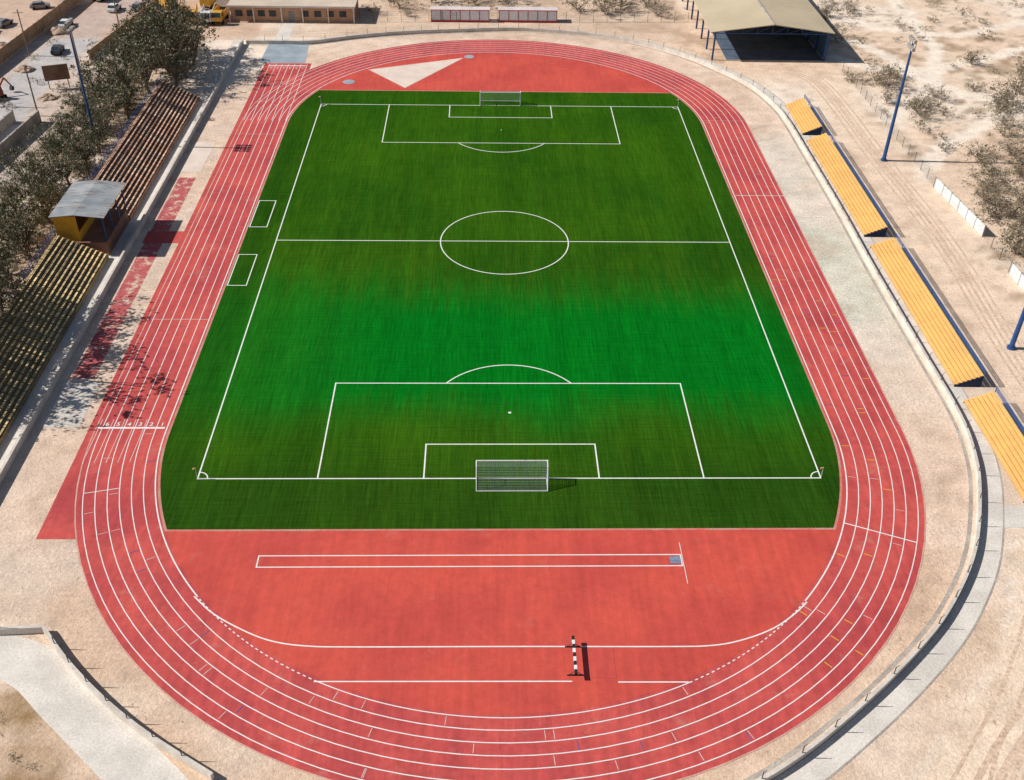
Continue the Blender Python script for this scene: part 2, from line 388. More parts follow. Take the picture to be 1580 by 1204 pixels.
# ------------------------------------------------------------------ perimeter wall and walkway
wallmat=vmat('rendered_wall',(.70,.64,.57),(.56,.50,.44),.5,4,fine=.15)
postm=vmat('dark_steel',(.06,.06,.07),(.09,.08,.08),1,8,rough=.5,metal=.4)
def wall(name,path,w,h,label,posts=0,pph=.9):
    r=root(name,label,'wall',(path[0][0],path[0][1],0))
    ox,oy=path[0]
    P=[(a-ox,b-oy) for a,b in path];mb=MB();n=len(P);V=[]
    for i in range(n):
        d=Vector(P[min(i+1,n-1)])-Vector(P[max(i-1,0)]);d.normalize();q=Vector((-d.y,d.x))*w/2;a=Vector(P[i])
        V+=[(a.x+q.x,a.y+q.y,-.1),(a.x+q.x,a.y+q.y,h),(a.x-q.x,a.y-q.y,h),(a.x-q.x,a.y-q.y,-.1)]
    F=[]
    for i in range(n-1):
        for j in range(3): F.append((4*i+j,4*i+4+j,4*i+5+j,4*i+1+j))
    F+= [(0,1,2,3),(4*n-1,4*n-2,4*n-3,4*n-4)]
    mb.add(V,F);mb.obj('wall_body',wallmat,r)
    if posts:
        pmsh=MB();pmsh.tube((0,0,0),(0,0,pph),.045,.04,6);pmsh.tube((0,0,pph-.03),(.22,0,pph+.25),.03,.025,5);base=None
        acc=0;last=P[0]
        for p in P:
            acc+=math.dist(p,last);last=p
            if acc>=posts:
                acc=0
                if base is None: base=q=pmsh.obj('fence_post',postm,r)
                else: q=partcopy(base,r,(0,0,0))
                q.location=(p[0],p[1],h-.02)
    return r
outer=[(-51.8,82.3),(-45,82.4),(-38.6,82.7),(-28.4,86.9),(-19,89.4),(-9.5,90.8),(4.4,92.1),(18.1,89.6),(25.2,86.9),(31.2,83.1),(38.3,76.3),(44.5,67.3),(48.2,60),(50.3,52),(51.1,44),(51.2,30),(51.2,9.1),(50.9,-8.1),(50.9,-26.9),(50.9,-39.7),(50.1,-46.5),(48.4,-52.6),(44.8,-60.9),(40.4,-67.4),(35.6,-72.6),(27.9,-79.2),(19.6,-85.0),(9,-90)]
wp=catmull(outer,10)
wall('perimeter_wall',wp,.32,.72,'long curved concrete perimeter wall with thin steel posts around the running track',3.6)
wl=catmull([(-23.7,-84.8),(-29.6,-81.1),(-34.1,-77.7),(-38.3,-73.8),(-41.4,-70.3)],10)
wall('perimeter_wall',wl+[(-45,-70.5),(-52.4,-70.8)],.3,.8,'curved low concrete wall with steel posts beside a pale path',2.6)
wall('perimeter_wall',[(-52.45,82.1),(-52.45,40),(-52.45,0),(-52.45,-40),(-52.45,-70.5)],.3,.95,'straight low concrete wall in front of the stepped stands',0)
wk=MB();wk.strip(offset(wp,1.3),2.2,.014);struct(wk.obj('perimeter_walkway',conc))
kb=MB();kb.strip(offset(wp,2.45),.16,.02);struct(kb.obj('walkway_kerb',concD))
wk=MB();wk.strip(offset(wp,-.7),.4,.008);struct(wk.obj('wall_gutter',concD))
rd=MB();rd.strip(catmull([(-22,-91.5),(-27.5,-86.0),(-32.6,-81.5),(-37.2,-77.5),(-41.3,-74.0),(-46,-72.6),(-54,-72.5),(-70,-72.5)],10),4.4,.012);struct(rd.obj('curved_path',conc))
sheet('bleacher_apron',[(51.5,52),(58.2,52),(58.2,-57.5),(48.8,-57.5),(51.2,-46)],.007,vmat('sandy_concrete',(.74,.58,.46),(.64,.50,.39),.3,5,fine=.25,sand=.2))
sheet('landing_slab',[(49.0,-54.8),(58,-54.5),(58,-57.8),(47.6,-57.8)],.017,conc)
# ------------------------------------------------------------------ goals
netm=vmat('white_net',(.50,.52,.52),(.42,.44,.44),2,8)
metw=vmat('white_metal',(.80,.80,.80),(.74,.74,.74),2,8,rough=.4)
def goal():
    r=root('football_goal','white metal football goal with net on green turf','football goal')
    f=MB();hw=3.66;H=2.44
    for s in (-1,1):
        f.tube((s*hw,0,0),(s*hw,0,H),.07,n=8);f.tube((s*hw,0,H-.03),(s*hw,-.9,H-.03),.05);f.tube((s*hw,-.9,H-.03),(s*hw,-2.0,.06),.05);f.tube((s*hw,0,.06),(s*hw,-2,.06),.05)
    f.tube((-hw-.07,0,H),(hw+.07,0,H),.07,n=8);f.obj('goal_frame',metw,r)
    b=MB();b.tube((-hw,-2.0,.06),(hw,-2.0,.06),.05);b.obj('ground_bar',metw,r)
    n=MB();t=.009
    def pt(s):
        if s<.9: return (-s,H-.05)
        u=min((s-.9)/2.6,1);return (-.9-1.1*u,H-.05-(H-.15)*u)
    x=-hw
    while x<=hw+.01:
        n.tube((x,*pt(0)),(x,*pt(.9)),t,n=3);n.tube((x,*pt(.9)),(x,*pt(3.5)),t,n=3);x+=.183
    s=.15
    while s<3.5:
        n.tube((-hw,*pt(s)),(hw,*pt(s)),t,n=3);s+=.18
    for sx in (-hw,hw):
        z=.2
        while z<H: 
            yb=-.9-1.1*(1-(z-.1)/(H-.15));n.tube((sx,0,z),(sx,yb,z),t,n=3);z+=.18
        y=-.15
        while y>-1.95:
            zt_=H-.05 if y>-.9 else .1+(H-.15)*(1-(-y-.9)/1.1);n.tube((sx,y,.05),(sx,y,zt_),t,n=3);y-=.18
    n.obj('net',netm,r);return r
g=goal();g.location=(0,-HL,.036)
g['group']='football goals';dup(g,(0,HL,.036),math.pi)
cf=root('corner_flag','thin white corner flag pole with small pale flag on turf','corner flag',(-32.5,-HL,.036),group='corner flags')
m=MB();m.tube((0,0,0),(0,0,1.5),.025,n=6);m.obj('flag_pole',metw,cf)
m=MB();m.add([(0,0,1.5),(-.32,.06,1.44),(-.3,-.03,1.22),(0,0,1.22)],[(0,1,2,3)]);m.obj('flag',vmat('faded_orange_cloth',(.70,.42,.22),(.7,.38,.2)),cf)
for x,y in ((32.5,-HL),(-32.5,HL),(32.5,HL)): dup(cf,(x,y,.036))
sb=root('steeplechase_barrier','heavy black and white steeplechase barrier standing on red track','steeplechase barrier',(4.9,-73.8,.03))
blk=vmat('black_paint',(.02,.02,.02),(.03,.03,.03));bm1=MB();bm1.box(-.12,.12,0,.443,.70,.92);b1=b2=None
for i in range(9):
    if i%2==0:
        if b1 is None: b1=q=bm1.obj('beam_section',blk,sb)
        else: q=partcopy(b1,sb,(0,0,0))
    else:
        if b2 is None: b2=q=bm1.obj('beam_section',metw,sb)
        else: q=partcopy(b2,sb,(0,0,0))
    q.location=(0,-2.0+i*.445,0)
leg=MB();leg.box(-.7,.7,-.05,.05,0,.1);leg.box(-.05,.05,-.05,.05,.1,.70)
for a in (-.55,.55): leg.tube((a,0,.1),(0,0,.6),.03)
l=leg.obj('leg',postm,sb);l.location=(0,-1.5,0);partcopy(l,sb,(0,1.5,0))
# ------------------------------------------------------------------ grandstands
brown=vmat('brown_bench_wood',(.62,.35,.22),(.78,.54,.38),.25,5,fine=.25,joint=1.3)
oliv=vmat('yellowed_bench_wood',(.82,.60,.29),(.62,.47,.26),.2,5,fine=.25,joint=1.3)
step=vmat('dark_step_concrete',(.25,.125,.085),(.34,.19,.13),.3,4,fine=.3)
stepo=vmat('olive_step_concrete',(.32,.24,.13),(.24,.18,.10),.3,4,fine=.3)
bluep=vmat('blue_painted_steel',(.02,.07,.22),(.03,.09,.26),1,6,rough=.45)
NR=11;DX=.57;DZ=.28;ZB=.6
def stand(y0,y1,mat,smat,label,nm='grandstand'):
    r=root(nm,label,'grandstand',(-54.6,(y0+y1)/2,0));h=(y1-y0)/2
    prof=[(0,0)];x=0;z=ZB
    for i in range(NR):
        prof+= [(x,z),(x-DX,z)];x-=DX;z+=DZ
    prof+=[(x-.2,z-DZ),(x-.2,0)]
    m=MB();m.prism(prof,-h,h);m.obj('stepped_base',smat,r)
    for i in range(NR):
        b=MB();x=-i*DX-.08;z=ZB+i*DZ
        b.box(x-.36,x-.02,-h+.2,h-.2,z+.12,z+.18);b.box(x-.26,x-.16,-h+.3,h-.3,z,z+.12)
        b.obj('bench_row',mat,r)
    xb=-NR*DX-.1;zb=ZB+(NR-1)*DZ;m=MB();y=-h
    while y<=h+.01:
        m.tube((xb,y,zb),(xb,y,zb+1.3),.05);y+=h*2/max(1,int(h*2/2.4))
    for q in (.5,.9,1.3): m.tube((xb,-h,zb+q),(xb,h,zb+q),.035)
    m.obj('rear_railing',bluep,r)
    return r
stand(5.6,52.0,brown,step,'long stepped concrete stand with weathered brown wooden bench rows')
stand(-58,-5.2,oliv,stepo,'long stepped concrete stand with yellowed bench rows and rear railing')
bt=root('covered_booth','yellow box booth with grey sheet roof between two stands','covered stand',(-57.7,0.8,0))
m=MB();m.box(-3.7,3.0,-5.3,4.6,0,2.0);m.obj('platform',step,bt)
yellow=vmat('yellow_ochre_wall',(.72,.40,.03),(.60,.33,.04),.6,5,fine=.15)
m=MB();m.box(-3.6,-.6,-4.9,-4.7,2.0,5.75);m.box(-3.6,-3.4,-4.7,4.7,2.0,5.6);m.box(-3.6,-.6,4.7,4.9,2.0,5.75);m.obj('yellow_wall',yellow,bt)
m=MB();m.box(-.8,-.6,-4.7,4.7,2.0,3.2);m.obj('front_parapet',yellow,bt)
colm=MB();colm.box(-.08,.08,-.08,.08,0,5.2);c0=colm.obj('column',bluep,bt);c0.location=(2.9,-4.6,0.6)
for y in (-1.6,1.6,4.6): partcopy(c0,bt,(2.9,y,0.6))
def corr_mat():
    m,nt,b=newmat('corrugated_grey_roof');n=N(nt)
    c=n.mix(n.rng(n.noise(.4,5),.35,.65),(.42,.44,.45),(.27,.30,.33));w=n.nd('ShaderNodeTexWave');w.inputs['Scale'].default_value=1.2;n.ln(n.pos((0,1,0)),w.inputs[0])
    w.bands_direction='Y'
    c=n.mix(1.,c,n.lin(w.outputs[0],0,1,.65,1.15),'MULTIPLY');c=n.mix(n.rng(n.noise(1.5,4,sc=(.3,2,1)),.52,.64,0,.75),c,(.22,.14,.09));n.ln(c,b.inputs['Base Color']);b.inputs['Roughness'].default_value=.6;return m
m=MB();m.prism([(-3.9,5.8),(-.5,6.15),(3.5,5.75),(3.5,5.83),(-.5,6.24),(-3.9,5.9)],-5.4,5.3);m.obj('roof',corr_mat(),bt)
# ------------------------------------------------------------------ bleachers
orange=vmat('golden_yellow_plank',(.88,.55,.19),(.80,.49,.17),.35,6,fine=.14)
orsh=vmat('orange_riser_board',(.60,.30,.07),(.50,.25,.07),.35,6,fine=.15)
end_shade=vmat('end_shade_navy',(.015,.03,.07),(.03,.05,.1),.6,5)  # near-black navy paints the shade on the bleacher ends into the panels
def bleacher(y0,y1,label):
    r=root('bleacher',label,'bleacher',(52.45,(y0+y1)/2,0),group='golden-yellow bleachers along the track');h=(y1-y0)/2
    n=7;dx=.46;dz=.20;z0=.45
    for i in range(n):
        m=MB();x=i*dx;z=z0+i*dz
        m.box(x,x+.44,-h,h,z-.05,z)
        m.obj('seat_plank',orange,r)
        m=MB();m.box(x+.01,x+.05,-h+.03,h-.03,z-dz+.01,z-.055);m.obj('riser_board',orsh,r)
    fr=MB();k=max(2,int(2*h/3))
    fr.tube((n*dx-.05,-h+.1,z0+n*dz-.4),(n*dx-.05,h-.1,z0+n*dz-.4),.04)
    for j in range(k+1):
        y=-h+.1+(2*h-.2)*j/k
        fr.tube((.1,y,.3),(n*dx,y,z0+n*dz-.35),.045);fr.tube((n*dx-.05,y,0),(n*dx-.05,y,z0+n*dz-.28),.05);fr.tube((.2,y,0),(.2,y,.35),.05);fr.tube((n*dx*.5,y,0),(n*dx*.5,y,.95),.04);fr.tube((.2,y,.05),(n*dx,y,1.2),.03)
    fr.obj('support_frame',bluep,r)
    for y in (-h+.02,h-.06):
        pn=MB();pn.prism([(.05,.0),(n*dx,0),(n*dx,z0+n*dz-.42),(.05,.22)],y,y+.04);pn.obj('end_panel',end_shade,r)
    rl=MB();xb=n*dx+.02;zb=z0+(n-1)*dz
    for j in range(k+1):
        y=-h+.1+(2*h-.2)*j/k;rl.tube((xb,y,zb-.3),(xb,y,zb+.7),.045)
    for q in (.3,.5,.7): rl.tube((xb,-h+.1,zb+q),(xb,h-.1,zb+q),.045)
    rl.obj('rear_railing',bluep,r)
    return r
bleacher(38.2,51.2,'short golden-yellow plank bleacher on sandy ground')
bleacher(1.8,35.4,'long golden-yellow plank bleacher with blue rear railing')
bleacher(-34.5,-1.3,'long golden-yellow plank bleacher on sandy concrete')
bleacher(-54.2,-37.5,'golden-yellow plank bleacher next to curved walkway')
# ------------------------------------------------------------------ floodlight poles
def light_pole(loc,h,label,rz=0,rr=.32):
    r=root('floodlight_pole',label,'floodlight pole',loc,rz,group='blue floodlight poles')
    m=MB();m.tube((0,0,0),(0,0,h),rr,rr*.5,10);m.tube((0,0,0),(0,0,.3),.5,.5,10);m.obj('pole',bluep,r)
    m=MB()
    for z in (h-1.3,h-.1): m.tube((0,-1.3,z),(0,1.3,z),.07)
    m.tube((0,-1.3,h-1.3),(0,-1.3,h-.1),.05);m.tube((0,1.3,h-1.3),(0,1.3,h-.1),.05);m.obj('crossarm',postm,r)
    lm=MB();lm.prism([(-.15,-.3),(.3,-.35),(.3,.25),(-.15,.2)],-.28,.28);b=None
    for z in (h-1.3,h-.1):
        for y in (-1.1,-.35,.35,1.1):
            if b is None: b=q=lm.obj('floodlight',vmat('lamp_housing',(.35,.33,.30),(.5,.46,.4)),r)
            else: q=partcopy(b,r,(0,0,0))
            q.location=(-.3,y,z+.3)
    return r
light_pole((63.6,28.1,0),20,'tall blue steel floodlight pole on bare sandy ground')
light_pole((62.6,-26.5,0),20,'tall blue steel floodlight pole behind golden-yellow bleachers')
light_pole((-67.3,32,0),20,'tall blue steel floodlight pole among trees behind the stand',math.pi,.24)
# ------------------------------------------------------------------ buildings
brick=vmat('brick_wall',(.46,.27,.17),(.54,.34,.22),.5,5,fine=.2)
beige=vmat('beige_roof',(.66,.55,.44),(.54,.45,.36),.15,4,fine=.15)
glass=vmat('dark_window',(.03,.04,.05),(.05,.06,.07),1,4,rough=.2)
bl=root('brick_building','long low brick building with flat beige roof and dark windows','building',(-44.6,96.6,0))
m=MB();m.box(-13,13.4,0,10,0,3.3);m.obj('wall',brick,bl)
m=MB();m.box(-13.5,13.9,-.8,10.6,3.3,3.55);m.obj('roof',beige,bl)
m=MB();m.box(-13.5,13.9,-.85,-.8,3.2,3.6);m.obj('roof_fascia',conc,bl)
wn=MB();wn.box(-.75,.75,-.05,.02,1.1,2.4);b0=None
for x in (-11.2,-8.8,-6.4,-4.0,3.0,5.7,8.4,11.1):
    if b0 is None:b0=q=wn.obj('window',glass,bl)
    else:q=partcopy(b0,bl,(0,0,0))
    q.location=(x,0,0)
m=MB();m.box(-.6,.6,-.05,.02,0,2.2);q=m.obj('door',vmat('grey_door',(.3,.3,.3),(.25,.25,.25)),bl)
pl=MB();pl.box(-.12,.12,-.12,.12,0,3.3);b0=pl.obj('porch_pillar',conc,bl);b0.location=(-13.2,-.6,0)
for x in (-8,-2,2.5,8,13.5): partcopy(b0,bl,(x,-.6,0))
cl=MB();cl.box(-.5,.5,4,5,3.55,4.1);b0=cl.obj('roof_cooler',metw,bl);b0.location=(-9,0,0)
for x in (-3,4,10): partcopy(b0,bl,(x,0,0))
redp=vmat('red_paint',(.50,.05,.06),(.42,.05,.06),1,5);whp=vmat('white_panel',(.80,.80,.82),(.72,.73,.76),1,5)
du=root('team_shelter','white panelled shelter with red frame and red roof edge','shelter',(-8.2,97.6,0),group='red and white shelters')
m=MB();m.box(-6.4,6.4,-.12,2.2,0,.4);m.box(-6.4,6.4,-.15,.1,2.5,2.62)
for i in range(7): m.box(-6.36+i*2.1,-6.24+i*2.1,-.08,.05,.4,2.5)
m.obj('red_frame',redp,du)
pn=MB();pn.box(-.98,.98,0,.04,.4,2.5);b0=None
for i in range(6):
    if b0 is None:b0=q=pn.obj('white_panel',whp,du)
    else:q=partcopy(b0,du,(0,0,0))
    q.location=(-5.25+i*2.1,0,0)
m=MB();m.box(-6.3,6.3,.12,2.2,.4,2.5);q=m.obj('shelter_body',whp,du)
m=MB();m.box(-6.5,6.5,.12,2.5,2.5,2.58);m.obj('roof',vmat('white_roof_sheet',(.70,.64,.62),(.6,.54,.52)),du)
dup(du,(6.6,97.8,0))
sh=root('open_shed','large open-sided shed with tan pitched roof and blue columns','shed',(54.6,75.4,0))
tan=vmat('tan_sheet_roof',(.58,.48,.33),(.51,.42,.29),.1,4,fine=.08)
m=MB();m.prism([(-12.6,5.7),(0,7.3),(12.4,5.7),(12.4,5.85),(0,7.47),(-12.6,5.85)],-.8,44);m.obj('roof',tan,sh)
m=MB();m.prism([(-.3,7.44),(0,7.52),(.3,7.44)],-.85,44);m.obj('ridge_cap',concD,sh)
bshed=vmat('blue_sheet_cladding',(.04,.085,.16),(.05,.10,.18),.6,5)
m=MB();m.box(-12,12,43,43.3,0,5.6);m.box(11.6,11.8,.3,43,0,5.5);m.obj('rear_wall',bshed,sh)
m=MB();m.tube((-12,0,5.4),(12,0,5.4),.09);
for i in range(8):
    x0=-12+i*3
    zt0=5.6+1.6*(1-abs(x0)/12);x1=x0+3;zt1=5.6+1.6*(1-abs(x1)/12);m.tube((x0,0,5.4),(x1,0,zt1),.05);m.tube((x1,0,5.4),(x1,0,zt1),.05)
m.obj('front_truss',bluep,sh)
cm=MB();cm.box(-.16,.16,-.16,.16,0,5.6);b0=None
for y in (0,6.5,13,19.5,26,32.5,39):
    for x in (-11.4,11.3):
        if b0 is None:b0=q=cm.obj('column',bluep,sh)
        else:q=partcopy(b0,sh,(0,0,0))
        q.location=(x,y,0)
sheet('shed_floor',[(46.2,75.6),(66,75.6),(66,118),(46.2,118)],.012,vmat('shade_dark_floor',(.10,.14,.20),(.07,.10,.15)))  # floor colour darkened to carry the shade inside the shed
# ------------------------------------------------------------------ fences / yard walls
def fence(name,a,b,h,mat,label,cat='fence',thick=.12,post=2.5,pm=None):
    a=Vector((*a,0));b=Vector((*b,0));L=(b-a).length;r=root(name,label,cat,a,math.atan2(b.y-a.y,b.x-a.x))
    m=MB();m.box(0,L,-thick/2,thick/2,0.05,h);m.obj('panel',mat,r)
    p=MB();n=int(L/post);p.box(-.08,.08,-thick/2-.05,thick/2+.05,0,h+.12);b0=p.obj('fence_post',pm or concD,r)
    for i in range(1,n+1): partcopy(b0,r,(i*L/n,0,0))
    return r
def wirefence(a,b,h,label,step=3):
    a=Vector((*a,0));b=Vector((*b,0));L=(b-a).length;r=root('wire_fence',label,'fence',a,math.atan2(b.y-a.y,b.x-a.x))
    p=MB();n=int(L/step);p.tube((0,0,0),(0,0,h),.04);b0=p.obj('fence_post',postm,r)
    for i in range(1,n+1): partcopy(b0,r,(i*L/n,0,0))
    p=MB()
    for z in np.linspace(.2,h,6): p.tube((0,0,z),(L,0,z),.012,n=3)
    for i in range(n): p.tube((i*L/n,0,.2),((i+1)*L/n,0,h),.012,n=3)
    p.obj('wire_mesh',postm,r);return r
rust=vmat('rusty_panel',(.38,.22,.12),(.50,.33,.20),.6,5,fine=.25)
fence('yard_fence',(-97.5,60),(-94.5,98),2.6,rust,'rust-brown sheet fence beside a dusty yard')
fence('yard_fence',(-94.5,98),(-93,130),2.6,rust,'rust-brown sheet fence beside a dusty yard')
fence('yard_fence',(-80.5,72),(-75.5,108),1.8,rust,'low rust-brown sheet fence between road and trees')
fence('block_wall',(-81.8,20),(-79.8,41.5),2.0,concD,'grey block wall beside the dirt road','wall',.3)
fence('block_wall',(-86,20),(-84.2,41.5),2.0,concD,'grey block wall beside the dirt road','wall',.3)
sheet('yard_slab',[(-85.8,20),(-81.9,20),(-80.2,40),(-84.2,40)],.012,conc)
pb=vmat('white_blue_panel',(.62,.70,.72),(.52,.56,.56),.8,5)
fence('panel_fence',(68.6,18),(70.2,2.2),1.7,pb,'pale blue-white panel fence by the desert scrub')
fence('panel_fence',(69.8,-8.5),(70.0,-14),1.7,pb,'pale blue-white panel fence by the desert scrub')
wirefence((68.4,70),(68.6,18.4),1.8,'thin wire fence along the sandy service road')
wirefence((70.1,2),(69.9,-8),1.8,'thin wire fence along the sandy service road')
wirefence((-30,97),(42,99),2.2,'thin wire fence behind the far end of the track',3)
wirefence((-63.4,-12),(-64.4,54),2.4,'rusty wire fence behind the stepped stand',3)
wirefence((-62,86),(-62,55),2.2,'wire fence behind the stepped stand',3)
up_=root('utility_pole','weathered wooden utility pole beside the dirt road','utility pole',(-79,88,0),group='utility poles')
m=MB();m.tube((0,0,0),(0,0,9),.16,.11,8);m.tube((-1,0,8.4),(1,0,8.4),.06);m.obj('pole_shaft',vmat('pole_wood',(.2,.15,.11),(.27,.21,.16)),up_)
for x,y in ((-80.5,66),(-81,44),(-93,74),(-74,112),(-92,48)): dup(up_,(x,y,0),.1)
bb=root('billboard','dark brown board on two posts beside the dirt road','billboard',(-81.5,57,0),R(20))
m=MB();m.box(-2.2,2.2,-.08,.08,1.6,4.4);m.obj('board',vmat('brown_board',(.16,.09,.06),(.22,.13,.09)),bb)
m=MB();m.box(-.08,.08,.09,.25,0,4.2);q=m.obj('post',postm,bb);q.location=(-1.7,0,0);partcopy(q,bb,(1.7,0,0))
rubm=vmat('rubble_earth',(.50,.36,.26),(.34,.25,.19),.9,5,fine=.3,bump=.6)
def heap(x,y,r_,h,seed):
    rg=random.Random(seed);v=[];f=[];n=14;k=5
    for j in range(k+1):
        t=j/k
        for i in range(n):
            a=2*math.pi*i/n;q=r_*(1-t)*(1+.25*rg.uniform(-1,1));v.append((math.cos(a)*q,math.sin(a)*q*.8,h*math.sin(t*math.pi/2)*(1+.12*rg.uniform(-1,1)) if j else 0))
    for j in range(k):
        for i in range(n): f.append((j*n+i,j*n+(i+1)%n,(j+1)*n+(i+1)%n,(j+1)*n+i))
    o=obj('rubble_heap',v,f,rubm);o.location=(x,y,0);tag(o,'brown heap of earth and rubble beside the dirt road','rubble heap','rubble heaps')
for i,(x,y,r_,h) in enumerate([(-79,94,2.2,1.1),(-77.5,86,1.6,.8),(-92,88,2.4,1.2),(-80,70,1.5,.7),(-91,66,2,1),(-82,52,1.8,.9),(-90,42,1.8,.8),(-74,98,2.2,1.),(-100,78,2.6,1.3),(-104,70,2.,.9)]): heap(x,y,r_,h,i)
# ------------------------------------------------------------------ vehicles
tyre=vmat('tyre_rubber',(.02,.02,.02),(.03,.03,.03));
def wheels(r,xs_,ys_,rad,w=.28):
    m=MB();m.tube((0,-w/2,0),(0,w/2,0),rad,n=14);b=None
    for x in xs_:
        for y in ys_:
            if b is None:b=q=m.obj('wheel',tyre,r)
            else:q=partcopy(b,r,(0,0,0))
            q.location=(x,y,rad)
def truck(loc,rz,paint,label,box=True):
    r=root('truck',label,'truck',loc,rz,group='trucks parked in the yard')
    m=MB();m.prism([(2.2,.9),(4.0,.9),(4.05,1.7),(3.6,2.7),(2.3,2.75)],-1.1,1.1);m.obj('cab',paint,r)
    m=MB();m.add([(4.07,-.95,1.75),(4.07,.95,1.75),(3.66,.95,2.6),(3.66,-.95,2.6)],[(0,1,2,3)]);m.box(2.6,3.5,-1.12,1.12,1.8,2.5);m.obj('window',glass,r)
    m=MB();m.box(-3.6,2.2,-.5,.5,.7,.95);m.obj('chassis',postm,r)
    m=MB()
    if box: m.box(-3.6,1.9,-1.15,1.15,1.0,2.9)
    else: m.box(-3.6,1.9,-1.1,1.1,1.0,1.2);m.box(-3.7,1.9,-1.2,-1.1,1.0,2.4);m.box(-3.7,1.9,1.1,1.2,1.0,2.4);m.box(1.8,1.95,-1.1,1.1,1.0,2.7)
    m.obj('cargo_body',paint,r);wheels(r,(-2.6,-1.4,3.1),(-1.0,1.0),.5)
    return r
yp=vmat('yellow_vehicle_paint',(.72,.40,.05),(.6,.33,.06),.8,5,rough=.4);wpn=vmat('white_vehicle_paint',(.74,.74,.74),(.66,.66,.66),.8,5,rough=.35)
truck((-66.3,97.5,0),R(-80),yp,'yellow dump truck parked on dirt yard',False)
truck((-62.6,97.0,0),R(-85),wpn,'white cab truck with open bed parked between yellow trucks',False)
truck((-59.9,97.4,0),R(-92),yp,'yellow dump truck parked beside another truck',False)
truck((-69.8,99,0),R(-70),yp,'yellow dump truck parked beside trees',False)
truck((-72.5,103,0),R(-60),yp,'yellow covered truck parked beside trees',True)
truck((-64,107,0),R(80),yp,'yellow covered truck parked on dirt yard',True)
truck((-60.5,107,0),R(84),wpn,'white cargo truck parked near brick building',True)
truck((-89.5,112,0),R(80),wpn,'white cargo truck on the dirt road',True)
def car(loc,rz,paint,label):
    r=root('parked_car',label,'car',loc,rz,group='cars parked in the yard')
    m=MB();m.prism([(-2.1,.35),(2.1,.35),(2.15,.8),(1.2,.98),(-2.0,1.0),(-2.15,.7)],-.85,.85);m.obj('body',paint,r)
    m=MB();m.prism([(-1.7,1.0),(1.1,.99),(.5,1.42),(-1.2,1.45)],-.76,.76);m.obj('window',glass,r)
    m=MB();m.box(-1.15,.45,-.72,.72,1.44,1.49);m.obj('roof',paint,r)
    wheels(r,(-1.3,1.35),(-.8,.8),.33,.2);return r
gpn=vmat('grey_car_paint',(.2,.2,.22),(.25,.25,.27),1,5,rough=.35)
car((-106,87,0),R(75),wpn,'white car parked in dusty yard')
car((-84.5,103,0),R(85),wpn,'white car on the dirt road')
car((-101,104,0),R(20),gpn,'grey car parked by the sheet fence')
car((-88,76,0),R(95),vmat('dark_car_paint',(.05,.05,.06),(.07,.07,.08),1,5,rough=.35),'dark car driving on the dirt road')
car((-104.5,92,0),R(75),gpn,'grey car parked in dusty yard')
car((-91.5,92,0),R(88),wpn,'white car parked along the rust-brown fence')
car((-79.5,104,0),R(80),gpn,'grey car parked beside a low fence')
omp=vmat('rusty_orange_machine_paint',(.40,.12,.05),(.30,.10,.06))
ex=root('excavator','rusty orange excavator with folded arm on the dirt road','excavator',(-91.0,51.5,0),R(60));ex.scale=(.8,)*3
for y0 in (-1.4,.9):
    m=MB();m.box(-1.8,1.8,y0,y0+.5,0,.8);m.obj('crawler_track',tyre,ex)
m=MB();m.box(-1.6,1.3,-1.2,1.2,.8,1.9);m.prism([(.2,1.9),(1.3,1.9),(1.15,2.9),(.2,2.9)],-1.1,-.1);m.obj('body',omp,ex)
m=MB();m.tube((1.1,.4,1.6),(3.4,.4,3.8),.22,.2);m.tube((3.4,.4,3.8),(4.9,.4,1.4),.18,.14);m.obj('arm',omp,ex)
m=MB();m.prism([(4.6,1.5),(5.2,1.3),(5.0,.5),(4.3,.6)],0,.8);m.obj('bucket',postm,ex)
